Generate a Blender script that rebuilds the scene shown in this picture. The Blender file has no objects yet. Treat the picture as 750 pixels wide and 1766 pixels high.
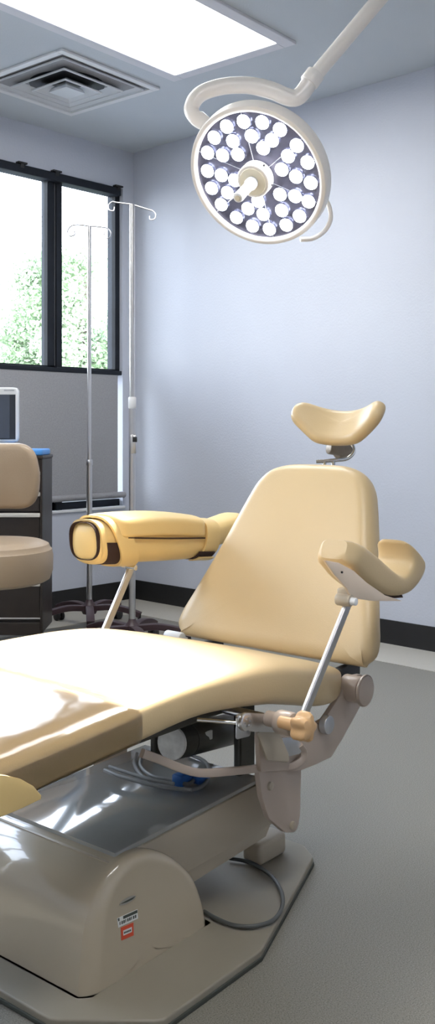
import bpy, bmesh, math, random
from mathutils import Vector, Matrix
random.seed(7)
PI = math.pi
sc = bpy.context.scene
col = sc.collection

# ------------------------------------------------------------------ camera
FPX, UX, VY, EYE = 1667.0, 375.0, 740.0, 1.046
HEAD = math.radians(43)
FWD = Vector((math.cos(HEAD), math.sin(HEAD), 0)); RGT = Vector((math.sin(HEAD), -math.cos(HEAD), 0))
UP = Vector((0, 0, 1)); CAMP = Vector((0, 0, EYE))
cd = bpy.data.cameras.new('camera'); cam = bpy.data.objects.new('camera', cd); col.objects.link(cam)
cd.sensor_fit = 'VERTICAL'; cd.sensor_height = 36; cd.sensor_width = 36
cd.lens = 36 * FPX / 1766; cd.shift_y = -(883 - VY) / 1766
cd.clip_start = 0.05; cd.clip_end = 300
cam.location = CAMP; cam.rotation_euler = (PI / 2, 0, HEAD - PI / 2)
sc.camera = cam

# ------------------------------------------------------------------ world, exposure
w = bpy.data.worlds.new('sky'); sc.world = w; w.use_nodes = True
nt = w.node_tree; bg = nt.nodes['Background']
tc = nt.nodes.new('ShaderNodeTexCoord'); sx = nt.nodes.new('ShaderNodeSeparateXYZ'); rp = nt.nodes.new('ShaderNodeValToRGB')
nt.links.new(tc.outputs['Generated'], sx.inputs[0]); nt.links.new(sx.outputs['Z'], rp.inputs[0])
rp.color_ramp.elements[0].position = 0.0; rp.color_ramp.elements[0].color = (0.93, 0.955, 1.0, 1)
rp.color_ramp.elements[1].position = 0.8; rp.color_ramp.elements[1].color = (0.60, 0.72, 1.0, 1)
nt.links.new(rp.outputs[0], bg.inputs[0]); bg.inputs[1].default_value = 8.0
vs = sc.view_settings; vs.view_transform = 'Standard'; vs.look = 'None'; vs.gamma = 1; vs.exposure = 0.62; vs.use_curve_mapping = False
TROFFER = 9.5        # ceiling panel emission
SPOT_W = 450.0        # surgical lamp beam

# ------------------------------------------------------------------ helpers
def at(u, v, d):
    return CAMP + FWD * d + RGT * ((u - UX) / FPX * d) - UP * ((v - VY) / FPX * d)
CH_ROT = math.radians(4)
AX = Vector((math.cos(CH_ROT), math.sin(CH_ROT), 0)); AY = Vector((-math.sin(CH_ROT), math.cos(CH_ROT), 0))
CH0 = Vector((1.493, 1.592, 0))
def _loc(P): q = P - CH0; return Vector((q.dot(AX), q.dot(AY), q.z))
def _ray(u, v): return FWD + RGT * ((u - UX) / FPX) - UP * ((v - VY) / FPX)
def lat(u, v, y):     # point of the chair's own upright plane at side distance y
    r = _ray(u, v); t = (CH0.dot(AY) + y) / r.dot(AY); return _loc(CAMP + r * t)
def lev(u, v, z):     # point of the chair's level plane at height z
    r = _ray(u, v); t = (z - EYE) / r.z; return _loc(CAMP + r * t)

def link(name, me, m, parent=None, smooth=True, loc=None, rotz=None):
    o = bpy.data.objects.new(name, me); col.objects.link(o)
    if m is not None: me.materials.append(m)
    if parent: o.parent = parent
    if smooth:
        for p in me.polygons: p.use_smooth = True
        me.set_sharp_from_angle(angle=math.radians(38))
    if loc is not None: o.location = loc
    if rotz is not None: o.rotation_euler.z = rotz
    return o
def obj(name, bm, m, parent=None, smooth=True, loc=None, rotz=None):
    bmesh.ops.recalc_face_normals(bm, faces=bm.faces)
    me = bpy.data.meshes.new(name); bm.to_mesh(me); bm.free()
    return link(name, me, m, parent, smooth, loc, rotz)
def thing(name, label, cat, loc=(0, 0, 0), rotz=0, group=None):
    o = bpy.data.objects.new(name, None); col.objects.link(o)
    o.empty_display_size = .1
    o.location = loc; o.rotation_euler.z = rotz; o['label'] = label; o['category'] = cat
    if group: o['group'] = group
    return o
def tag(o, label, cat, group=None):
    o['label'] = label; o['category'] = cat
    if group: o['group'] = group
    return o
def struct(o): o['kind'] = 'structure'; return o
NB = bmesh.new
def box(bm, lo, hi, bev=0, seg=2, M=None):
    t = bmesh.new(); bmesh.ops.create_cube(t, size=1)
    for v in t.verts: v.co = Vector([lo[i] + (v.co[i] + .5) * (hi[i] - lo[i]) for i in range(3)])
    if bev: bmesh.ops.bevel(t, geom=t.edges[:], offset=bev, segments=seg, affect='EDGES', profile=.5)
    if M is not None: t.transform(M)
    me = bpy.data.meshes.new('tmp'); t.to_mesh(me); t.free(); bm.from_mesh(me); bpy.data.meshes.remove(me)
def rings(bm, R, cap0=True, cap1=True, close=False):
    L = [[bm.verts.new(p) for p in r] for r in R]; n = len(L[0])
    m = len(L)
    for i in range(m if close else m - 1):
        a, b = L[i], L[(i + 1) % m]
        for j in range(n):
            bm.faces.new((a[j], a[(j + 1) % n], b[(j + 1) % n], b[j]))
    if not close:
        if cap0: bm.faces.new(L[0][::-1])
        if cap1: bm.faces.new(L[-1])
def smooth_path(P, n=8, closed=False):
    P = [Vector(p) for p in P]; out = []; N = len(P)
    rng = N if closed else N - 1
    for i in range(rng):
        p0 = P[(i - 1) % N] if closed or i > 0 else P[0] * 2 - P[1]
        p1 = P[i]; p2 = P[(i + 1) % N]
        p3 = P[(i + 2) % N] if closed or i + 2 < N else P[-1] * 2 - P[-2]
        for k in range(n):
            t = k / n
            out.append(.5 * ((2 * p1) + (p2 - p0) * t + (2 * p0 - 5 * p1 + 4 * p2 - p3) * t * t + (3 * p1 - p0 - 3 * p2 + p3) * t ** 3))
    if not closed: out.append(P[-1])
    return out
def tube(bm, P, r, seg=16, closed=False, flat=None):
    """swept tube; r number or list; flat=(w,h) sweeps a rounded strap of that section instead"""
    P = [Vector(p) for p in P]; N = len(P)
    T = []
    for i in range(N):
        a = P[(i - 1) % N] if closed or i > 0 else P[i]; b = P[(i + 1) % N] if closed or i < N - 1 else P[i]
        T.append((b - a).normalized())
    nrm = T[0].orthogonal().normalized()
    if flat and len(flat) > 2: nrm = Vector(flat[2]); nrm = (nrm - T[0] * nrm.dot(T[0])).normalized()
    R = []
    for i in range(N):
        nrm = (nrm - T[i] * nrm.dot(T[i])).normalized(); bn = T[i].cross(nrm)
        rr = r[i] if isinstance(r, (list, tuple)) else r
        ring = []
        for k in range(seg):
            a = 2 * PI * k / seg; c, s = math.cos(a), math.sin(a)
            if flat:
                e = .35; c = math.copysign(abs(c) ** e, c); s = math.copysign(abs(s) ** e, s)
                ring.append(P[i] + nrm * (c * flat[0] / 2) + bn * (s * flat[1] / 2))
            else: ring.append(P[i] + nrm * (c * rr) + bn * (s * rr))
        R.append(ring)
    rings(bm, R, close=closed)
def cyl(bm, a, b, r, seg=24, r2=None, bev=0.0):
    a = Vector(a); b = Vector(b); d = (b - a).normalized(); n = d.orthogonal().normalized(); m = d.cross(n)
    r2 = r if r2 is None else r2
    def ring(p, q): return [p + n * (q * math.cos(2 * PI * k / seg)) + m * (q * math.sin(2 * PI * k / seg)) for k in range(seg)]
    if bev:
        rings(bm, [ring(a, r - bev), ring(a + d * bev * .3, r - bev * .3), ring(a + d * bev, r), ring(b - d * bev, r2), ring(b - d * bev * .3, r2 - bev * .3), ring(b, r2 - bev)])
    else: rings(bm, [ring(a, r), ring(b, r2)])
def lathe(bm, prof, M=None, seg=32):
    """prof [(r,z)] about local z"""
    M = M or Matrix()
    R = []
    for r, z in prof:
        R.append([M @ Vector((max(r, 1e-4) * math.cos(2 * PI * k / seg), max(r, 1e-4) * math.sin(2 * PI * k / seg), z)) for k in range(seg)])
    rings(bm, R)
def rpoly(pts, rad, seg=6):
    out = []; n = len(pts)
    for i, p in enumerate(pts):
        r = rad[i] if isinstance(rad, (list, tuple)) else rad
        p = Vector(p); a = (Vector(pts[i - 1]) - p); b = (Vector(pts[(i + 1) % n]) - p)
        if r <= 1e-6: out.append(p); continue
        la, lb = a.length, b.length; a.normalize(); b.normalize()
        ang = a.angle(b); t = min(r / math.tan(ang / 2), la * .49, lb * .49)
        s, e = p + a * t, p + b * t
        for k in range(seg + 1):
            q = k / seg
            out.append((1 - q) ** 2 * s + 2 * q * (1 - q) * (p * .85 + (s + e) * .075) + q * q * e)
    return out
def resample(pts, n):
    P = [Vector(p) for p in pts]; P.append(P[0]); L = [0]
    for i in range(len(P) - 1): L.append(L[-1] + (P[i + 1] - P[i]).length)
    out = []; j = 0
    for k in range(n):
        s = L[-1] * k / n
        while L[j + 1] < s: j += 1
        q = (s - L[j]) / max(L[j + 1] - L[j], 1e-9); out.append(P[j].lerp(P[j + 1], q))
    return out
def pad(bm, outline, w0, w1, r, f, dome=0.0, n=5, bdome=0.0, inner=(.93, .8, .6, .4, .2)):
    inner = tuple(inner) + (.02,)
    """rounded slab: plane outline (u,v), thickness axis w, placed through f(u,v,w)"""
    O = [Vector(p) for p in outline]; N = len(O)
    area = sum(O[i].x * O[(i + 1) % N].y - O[(i + 1) % N].x * O[i].y for i in range(N))
    if area < 0: O = O[::-1]
    nr = []
    for i in range(N):
        t = (O[(i + 1) % N] - O[i - 1]).normalized(); nr.append(Vector((-t.y, t.x)))
    r = min(r, (w1 - w0) / 2)
    def off(d): return [O[i] + nr[i] * d for i in range(N)]
    inn = off(r); c = sum(inn, Vector((0, 0))) / N
    R = []
    for s in inner[::-1]:
        R.append([f(*(c + (p - c) * s), w0 - bdome * (1 - s * s)) for p in inn])
    for k in range(2 * n + 1):
        ph = -PI / 2 + PI * k / (2 * n)
        wz = (w0 + r if ph <= 0 else w1 - r) + r * math.sin(ph)
        if k == n:
            R.append([f(p.x, p.y, w0 + r) for p in O]); R.append([f(p.x, p.y, w1 - r) for p in O]); continue
        R.append([f(p.x, p.y, wz) for p in off(r * (1 - math.cos(ph)))])
    for s in inner:
        R.append([f(*(c + (p - c) * s), w1 + dome * (1 - s * s)) for p in inn])
    rings(bm, R)
def prism(bm, pts, f, w0, w1, bev=0.0):
    t = bmesh.new()
    vs_ = [t.verts.new((p[0], p[1], w0)) for p in pts]; fc = t.faces.new(vs_)
    e = bmesh.ops.extrude_face_region(t, geom=[fc])
    for v in e['geom']:
        if isinstance(v, bmesh.types.BMVert): v.co.z = w1
    if bev:
        ed = [q for q in t.edges if abs(q.verts[0].co.z - q.verts[1].co.z) < 1e-7]
        bmesh.ops.bevel(t, geom=ed, offset=bev, segments=2, affect='EDGES', profile=.5)
    for v in t.verts: v.co = f(v.co.x, v.co.y, v.co.z)
    me = bpy.data.meshes.new('tmp'); t.to_mesh(me); t.free(); bm.from_mesh(me); bpy.data.meshes.remove(me)
XZ = lambda y0=0: (lambda u, v, w: Vector((u, y0 + w, v)))
XY = lambda u, v, w: Vector((u, v, w))

# ------------------------------------------------------------------ materials
def mat(name, c, rough=.5, metal=0, bump=0, bscale=60, var=0, vscale=6, c2=None, coat=0, emit=None, estr=0, spec=.5, detail=4):
    m = bpy.data.materials.new(name); m.use_nodes = True; n = m.node_tree; b = n.nodes['Principled BSDF']
    b.inputs['Base Color'].default_value = (*c, 1); b.inputs['Roughness'].default_value = rough; b.inputs['Metallic'].default_value = metal
    b.inputs['Specular IOR Level'].default_value = spec
    b.inputs['Coat Weight'].default_value = coat; b.inputs['Coat Roughness'].default_value = .06
    if emit: b.inputs['Emission Color'].default_value = (*emit, 1); b.inputs['Emission Strength'].default_value = estr
    t = n.nodes.new('ShaderNodeTexCoord')
    if var or c2:
        no = n.nodes.new('ShaderNodeTexNoise'); no.inputs['Scale'].default_value = vscale; no.inputs['Detail'].default_value = detail
        r = n.nodes.new('ShaderNodeValToRGB'); n.links.new(t.outputs['Object'], no.inputs['Vector']); n.links.new(no.outputs[0], r.inputs[0])
        r.color_ramp.elements[0].position = .35; r.color_ramp.elements[1].position = .65
        d = c2 or tuple(x * (1 - var) for x in c)
        r.color_ramp.elements[0].color = (*d, 1); r.color_ramp.elements[1].color = (*c, 1)
        n.links.new(r.outputs[0], b.inputs['Base Color'])
    if bump:
        no = n.nodes.new('ShaderNodeTexNoise'); no.inputs['Scale'].default_value = bscale; no.inputs['Detail'].default_value = 3
        bp = n.nodes.new('ShaderNodeBump'); bp.inputs['Strength'].default_value = bump; bp.inputs['Distance'].default_value = .01
        n.links.new(t.outputs['Object'], no.inputs['Vector']); n.links.new(no.outputs[0], bp.inputs['Height']); n.links.new(bp.outputs[0], b.inputs['Normal'])
    return m
VINYL = mat('tan_vinyl', (.63, .475, .265), .36, bump=.05, bscale=350, var=.05, vscale=3)
VINYL_Y = mat('warm_lit_yellow_vinyl', (.80, .58, .25), .42, bump=.05, bscale=350, var=.04)  # yellower than the seat: warm light on the far arm is in the colour
STOOLV = mat('taupe_vinyl', (.40, .30, .20), .42, bump=.08, bscale=250, var=.06)
BRACK = mat('rosy_beige_enamel', (.50, .41, .34), .32, var=.04)
PAINT = mat('beige_enamel', (.46, .395, .30), .32, var=.04, bump=.02, bscale=200)
SHELL = mat('beige_moulded_shell', (.475, .405, .30), .2, coat=.8, var=.03)
GLOSS = mat('polished_grey_cover', (.36, .36, .34), .10, coat=1, var=.12, vscale=5); GLOSS.node_tree.nodes['Principled BSDF'].inputs['Coat IOR'].default_value = 1.9  # base grey lightened to hold the reflection of shade and wall
PLATE = mat('base_plate_grey', (.285, .255, .20), .45, var=.06)
GASKET = mat('dark_rubber_edge', (.05, .055, .045), .7)
STEEL = mat('brushed_steel', (.66, .65, .65), .28, metal=1, bump=.03, bscale=300)
HOOKM = mat('dull_hook_steel', (.38, .38, .40), .35, metal=.9)
CHROME = mat('chrome', (.8, .8, .8), .1, metal=1)
ZINC = mat('zinc_plate', (.62, .63, .66), .35, metal=.8, var=.1, vscale=20)
DARK = mat('black_plastic', (.02, .02, .022), .5, var=.2)
MAROON = mat('dark_maroon_plastic', (.055, .03, .035), .45, var=.2)
PULL = mat('pale_metal_pull', (.75, .73, .68), .35, metal=.3, var=.04)
BLACKW = mat('dark_brown_laminate', (.03, .022, .018), .35, var=.25, vscale=9)
STRAPB = mat('black_hook_strap', (.035, .015, .012), .9, bump=.3, bscale=500)
LAMPW = mat('cream_lamp_enamel', (.87, .82, .77), .3, coat=.2, var=.02)
CREAMK = mat('amber_knob', (.72, .45, .22), .35, var=.05)
MOTOR = mat('motor_casing', (.09, .09, .08), .4, metal=.5, var=.2)
MOTORW = mat('motor_end_casting', (.88, .88, .86), .45, var=.3, vscale=30)
CABLE = mat('grey_cable', (.22, .22, .21), .45, var=.1)
CABLED = mat('dark_cable', (.09, .095, .09), .45, var=.1)
BLUE = mat('blue_connector', (.03, .14, .42), .4, var=.3, vscale=30)
BLUET = mat('blue_mat', (.10, .36, .85), .4, var=.1)
WHITEP = mat('white_plastic', (.78, .79, .8), .4, var=.02)
RED = mat('red_sticker', (.70, .09, .04), .5, var=.05)
STICK = mat('white_sticker', (.72, .73, .70), .5, var=.03)
INK = mat('sticker_ink', (.06, .07, .06), .6, var=.1)
SILV = mat('silver_emblem', (.42, .40, .36), .35, metal=.4, var=.1)
SCREEN = mat('dark_screen', (.075, .09, .12), .15, var=.1)
SCREENB = mat('screen_border', (.03, .035, .045), .3, var=.1)
WALL = mat('painted_wall', (.57, .598, .672), .75, bump=.12, bscale=90, var=.03, vscale=2)
CEIL = mat('painted_ceiling', (.59, .63, .665), .8, bump=.1, bscale=120, var=.04, vscale=1.5)
BASEB = mat('black_rubber_baseboard', (.012, .012, .013), .5, var=.2)
FRAMEM = mat('dark_window_frame', (.018, .022, .03), .6, var=.2, spec=.2)
SHADE = mat('grey_shade_cloth', (.36, .36, .37), .85, bump=.2, bscale=400, var=.12, vscale=120)
TROFF = mat('troffer_trim', (.72, .72, .76), .5, var=.05)
DIFF = mat('lit_diffuser', (.9, .9, .9), .5, emit=(1, .985, .96), estr=TROFFER)
LEAF = mat('leaf_green', (.31, .42, .24), .6, c2=(.42, .50, .35), vscale=1.2)
BARK = mat('bark', (.12, .09, .07), .8, var=.3)
GROUNDM = mat('neutral_bounce_ground', (.27, .27, .27), .9, var=.3, vscale=.5)  # grey in place of grass, so green bounce stays out of the room
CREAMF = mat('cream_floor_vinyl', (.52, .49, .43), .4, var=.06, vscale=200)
LEDM = mat('lit_led_lens', (.9, .92, 1), .3, emit=(.93, .96, 1), estr=14)
LEDR = mat('led_reflector_cup', (.75, .78, .9), .12, metal=.9, var=.05)
FACE = mat('lamp_face_glass', (.17, .17, .24), .25, metal=.5, var=.3, vscale=14)
def floor_mat():
    m = bpy.data.materials.new('speckled_vinyl_floor'); m.use_nodes = True; n = m.node_tree; b = n.nodes['Principled BSDF']
    b.inputs['Roughness'].default_value = .42
    t = n.nodes.new('ShaderNodeTexCoord'); a = n.nodes.new('ShaderNodeTexNoise'); a.inputs['Scale'].default_value = 380; a.inputs['Detail'].default_value = 5
    r = n.nodes.new('ShaderNodeValToRGB'); cr = r.color_ramp
    cr.elements[0].position = .33; cr.elements[0].color = (.11, .105, .088, 1)
    cr.elements[1].position = .68; cr.elements[1].color = (.36, .35, .31, 1)
    e = cr.elements.new(.46); e.color = (.23, .215, .18, 1)
    e = cr.elements.new(.60); e.color = (.255, .24, .205, 1)
    n.links.new(t.outputs['Object'], a.inputs[0]); n.links.new(a.outputs[0], r.inputs[0]); n.links.new(r.outputs[0], b.inputs['Base Color'])
    return m
FLOOR = floor_mat()
def glass_mat(name, tint, rough, gl):
    m = bpy.data.materials.new(name); m.use_nodes = True; n = m.node_tree; n.nodes.clear()
    o = n.nodes.new('ShaderNodeOutputMaterial'); mx = n.nodes.new('ShaderNodeMixShader'); tr = n.nodes.new('ShaderNodeBsdfTransparent'); g = n.nodes.new('ShaderNodeBsdfGlossy')
    fr = n.nodes.new('ShaderNodeFresnel'); fr.inputs[0].default_value = gl
    tr.inputs[0].default_value = (*tint, 1); g.inputs['Roughness'].default_value = rough
    n.links.new(fr.outputs[0], mx.inputs[0]); n.links.new(tr.outputs[0], mx.inputs[1]); n.links.new(g.outputs[0], mx.inputs[2]); n.links.new(mx.outputs[0], o.inputs[0])
    return m, n, g, fr
GLASS = glass_mat('window_glass', (.97, .99, .98), .01, 1.3)[0]
PLASTIC, _n, _g, _f = glass_mat('clear_vinyl_sheet', (.97, .955, .93), .12, 1.42)
_t = _n.nodes.new('ShaderNodeTexCoord'); _no = _n.nodes.new('ShaderNodeTexNoise'); _no.inputs['Scale'].default_value = 7; _no.inputs['Detail'].default_value = 2
_b = _n.nodes.new('ShaderNodeBump'); _b.inputs['Strength'].default_value = .15; _b.inputs['Distance'].default_value = .03
_n.links.new(_t.outputs['Object'], _no.inputs[0]); _n.links.new(_no.outputs[0], _b.inputs['Height']); _n.links.new(_b.outputs[0], _g.inputs['Normal']); _n.links.new(_b.outputs[0], _f.inputs['Normal'])

# ------------------------------------------------------------------ room
XR, YW, XL, YB, ZC = 4.012, 4.452, -1.9, -1.7, 2.75
T = .16
bm = NB(); box(bm, (XL - T, YB - T, -.1), (XR + T, YW + T, 0)); struct(obj('floor', bm, FLOOR, smooth=False))
bm = NB(); box(bm, (XL - T, YB - T, ZC), (XR + T, YW + T, ZC + .25)); struct(obj('ceiling', bm, CEIL, smooth=False))
WX0, WX1, WZ0, WZ1 = -1.2, 3.925, .575, 2.515
bm = NB()
box(bm, (XL - T, YW, 0), (XR + T, YW + .10, WZ0)); box(bm, (XL - T, YW, WZ1), (XR + T, YW + .10, ZC))
box(bm, (XL - T, YW, WZ0), (WX0, YW + .10, WZ1)); box(bm, (WX1, YW, WZ0), (XR + T, YW + .10, WZ1))
struct(obj('wall_left', bm, WALL, smooth=False))
bm = NB(); box(bm, (XR, YB - T, 0), (XR + T, YW, ZC)); struct(obj('wall_right', bm, WALL, smooth=False))
bm = NB(); box(bm, (XL - T, YB - T, 0), (XL, YW, ZC)); struct(obj('wall_far_left', bm, WALL, smooth=False))
bm = NB(); box(bm, (XL, YB - T, 0), (XR, YB, ZC)); struct(obj('wall_back', bm, WALL, smooth=False))
bm = NB(); box(bm, (XL, YW - .008, 0), (XR, YW, .118), .002); struct(obj('baseboard_left', bm, BASEB, smooth=False))
bm = NB(); box(bm, (XR - .008, YB, 0), (XR, YW - .008, .118), .002); struct(obj('baseboard_right', bm, BASEB, smooth=False))
bm = NB()
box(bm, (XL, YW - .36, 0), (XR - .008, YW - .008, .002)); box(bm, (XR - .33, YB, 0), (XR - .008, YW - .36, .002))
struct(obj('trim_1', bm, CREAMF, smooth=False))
# window: frame, panes, rail, ledge
bm = NB(); box(bm, (WX0, YW - .012, WZ0 - .012), (WX1 + .012, YW + .06, WZ0 + .003), .003)
win = struct(obj('window_1', bm, WHITEP, smooth=False)); win.data.name = 'window_sill'
FY0, FY1 = YW + .03, YW + .085
bm = NB()
box(bm, (WX0, FY0, 2.47), (WX1, FY1, WZ1)); box(bm, (WX0, FY0, 1.375), (WX1, FY1, 1.41)); box(bm, (WX0, FY0, WZ0), (WX1, FY1, WZ0 + .045))
box(bm, (WX0, FY0, WZ0), (WX0 + .04, FY1, WZ1)); box(bm, (WX1 - .035, FY0, 1.375), (WX1, YW + .102, WZ1))
mxs = [3.425 - .95 * k for k in range(5)]
for x in mxs:
    box(bm, (x - .045, FY0, WZ0), (x + .005, FY1, WZ1)); box(bm, (x + .013, FY0 - .012, WZ0), (x + .05, FY1, WZ1))
obj('window_frame', bm, FRAMEM, win, smooth=False)
bm = NB()
for x in mxs: box(bm, (x + .006, FY0 + .004, WZ0 + .04), (x + .012, FY1 - .01, 2.465))
obj('weather_strip', bm, ZINC, win, smooth=False)['label'] = 'pale weather strip between the window frames'
xs = [WX1 - .035] + mxs + [WX0 + .04]
for i in range(len(xs) - 1):
    for z0, z1 in ((WZ0 + .03, 1.38), (1.405, 2.475)):
        bm = NB(); box(bm, (xs[i + 1] - .01, FY0 + .025, z0), (xs[i] + .02, FY0 + .031, z1)); obj('pane', bm, GLASS, win, smooth=False)
# head rail with brackets, transom rail
bm = NB(); box(bm, (WX0, YW - .022, 2.462), (WX1 - .03, YW + .03, 2.508), .004)
rail = obj('head_rail', bm, FRAMEM, win, smooth=False)
for x in (3.171, 3.41, 3.875, 2.47, 1.5):
    bm = NB(); box(bm, (x - .03, YW - .03, 2.512), (x + .03, YW, 2.522), .002); box(bm, (x - .012, YW - .026, 2.49), (x + .012, YW - .004, 2.514), .002)
    obj('bracket', bm, DARK, rail, smooth=False)
bm = NB(); box(bm, (WX0, YW - .03, 1.372), (3.893, YW + .03, 1.398), .003); obj('transom_rail', bm, FRAMEM, win, smooth=False)
# roller shade over the lower panes
sh = thing('roller_shade', 'grey cloth roller shade pulled down over the lower window panes', 'shade', (WX1 - .062, YW - .024, 0))
bm = NB(); box(bm, (-4.9, -.001, .655), (0, .001, 1.372)); obj('shade_cloth', bm, SHADE, sh, smooth=False)
bm = NB(); cyl(bm, (-4.9, 0, .648), (.055, 0, .648), .019, 20, bev=.004); obj('hem_bar', bm, SHADE, sh)
# outside
bm = NB(); box(bm, (-40, 4.9, -3.6), (60, 70, -3.5)); struct(obj('ground', bm, GROUNDM, smooth=False))
def tree(label, base, h, rad, zc, n, seed, squash=1.2):
    rd = random.Random(seed)
    t = thing('tree', label, 'tree', base, 0, 'trees beyond the window')
    bm = NB()
    tube(bm, smooth_path([(0, 0, 0), (.1, .05, h * .35), (0, -.05, h * .65), (.05, 0, h * .92)], 5), [.22 * (1 - .045 * i) for i in range(16)], 10)
    for k in range(9):
        a = rd.uniform(0, 2 * PI); z = h * rd.uniform(.35, .7); L = rad * rd.uniform(.5, .85)
        P = smooth_path([(0, 0, z), (math.cos(a) * L * .5, math.sin(a) * L * .5, z + L * .35), (math.cos(a) * L, math.sin(a) * L, z + L * .8)], 4)
        tube(bm, P, [.07 * (1 - .08 * i) for i in range(len(P))], 7)
    obj('trunk', bm, BARK, t)
    bm = NB(); cl = []
    for k in range(46):
        while True:
            p = Vector((rd.uniform(-1, 1), rd.uniform(-1, 1), rd.uniform(-1, 1)))
            if p.length < 1: break
        cl.append(Vector((p.x * rad, p.y * rad, zc + p.z * rad * squash)))
    for k in range(n):
        c = rd.choice(cl); g = Vector((rd.gauss(0, .33), rd.gauss(0, .33), rd.gauss(0, .28)))
        p = c + g * rad * .55; s = rd.uniform(.025, .058)
        q = Matrix.Rotation(rd.uniform(0, 6.28), 3, Vector((rd.gauss(0, 1), rd.gauss(0, 1), rd.gauss(0, 1))).normalized())
        vv = [bm.verts.new(p + q @ Vector(o)) for o in ((-s, 0, 0), (0, -s * .5, s * .1), (s, 0, 0), (0, s * .5, s * .1))]
        bm.faces.new(vv)
    obj('foliage', bm, LEAF, t, smooth=False)
def gp(u, d): p = at(u, VY, d); return (p.x, p.y, -3.5)
tree('tall light green tree outside filling the right window pane', gp(140, 14.5), 7.9, 1.1, 5.15, 56000, 1, 2.15)
tree('lower light green tree outside behind the left window pane', gp(20, 24), 7.2, 1.7, 5.5, 38000, 2, .85)
tree('bushy light green tree outside close to the right window jamb', gp(262, 17.5), 7.2, 1.3, 5.2, 20000, 3, 1.5)

# ------------------------------------------------------------------ ceiling light
LR = math.radians(3.5)
def frame_ring(bm, x0, x1, y0, y1, wd, z0, z1, bev=.003):
    box(bm, (x0, y0, z0), (x1, y0 + wd, z1), bev); box(bm, (x0, y1 - wd, z0), (x1, y1, z1), bev)
    box(bm, (x0, y0 + wd, z0), (x0 + wd, y1 - wd, z1), bev); box(bm, (x1 - wd, y0 + wd, z0), (x1, y1 - wd, z1), bev)
for lab, px, py, rz in (('large rectangular lit troffer panel in the ceiling beside the air vent', 3.24, 3.30, LR), ('added lit troffer panel out of view over the foot of the chair', 1.5, .7, 0), ('added lit troffer panel out of view over the left of the room', .3, 3.0, 0)):  # last two panels are added out of view to brighten the room
    t = thing('ceiling_light', lab, 'ceiling light', (px, py, ZC), rz, 'ceiling troffers')
    bm = NB(); frame_ring(bm, -1.27, .062, -.662, .062, .062, -.014, 0)
    obj('frame', bm, TROFF, t, smooth=False)
    bm = NB(); box(bm, (-1.21, -.60, -.008), (0, 0, -.002)); obj('diffuser', bm, DIFF, t, smooth=False)
# ------------------------------------------------------------------ ceiling vent
t = thing('ceiling_vent', 'square white ceiling air vent with stepped louvre rings', 'ceiling vent', (2.985, 3.80, ZC), math.radians(4))
bm = NB(); S = .325
frame_ring(bm, -S, S, -S, S, .035, -.012, 0)
obj('frame', bm, WHITEP, t, smooth=False)
def louvre(hw, dz0, dz1, flare):
    bm = NB(); th = .003; R = []
    prof = [(hw - flare, dz1), (hw, dz0), (hw, dz0 - .008), (hw - .004, dz0 - .008), (hw - .006, dz0 - th), (hw - flare - .004, dz1 - .003)]
    for a, z in prof: R.append([(-a, -a, z), (a, -a, z), (a, a, z), (-a, a, z)])
    rings(bm, R, close=True); return bm
VENTW = mat('vent_white_metal', (.66, .68, .70), .45, var=.03)
for hw, dz in ((.268, -.010), (.195, -.022), (.122, -.034)):
    obj('louvre_ring', louvre(hw, dz, dz + .036, .058), VENTW, t, smooth=False)
bm = NB(); prof = []
rings(bm, [[(-a, -a, z), (a, -a, z), (a, a, z), (-a, a, z)] for a, z in ((.03, .0), (.058, -.030), (.062, -.044), (.055, -.044))])
obj('centre_plate', bm, VENTW, t, smooth=False)
bm = NB(); box(bm, (-.288, -.288, -.0015), (.288, .288, -.0005)); obj('backing', bm, SHADE, t, smooth=False)  # darker sheet paints the shade in the gaps between the rings
bm = NB(); lathe(bm, [(0, -.003), (.185, -.003), (.185, -.0015), (0, -.0015)]); obj('duct_shade_disc', bm, BASEB, t)['label'] = 'flat black disc painted for the shade inside the round duct mouth'  # no real hole: the duct's inner shade is the disc's black colour

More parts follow.
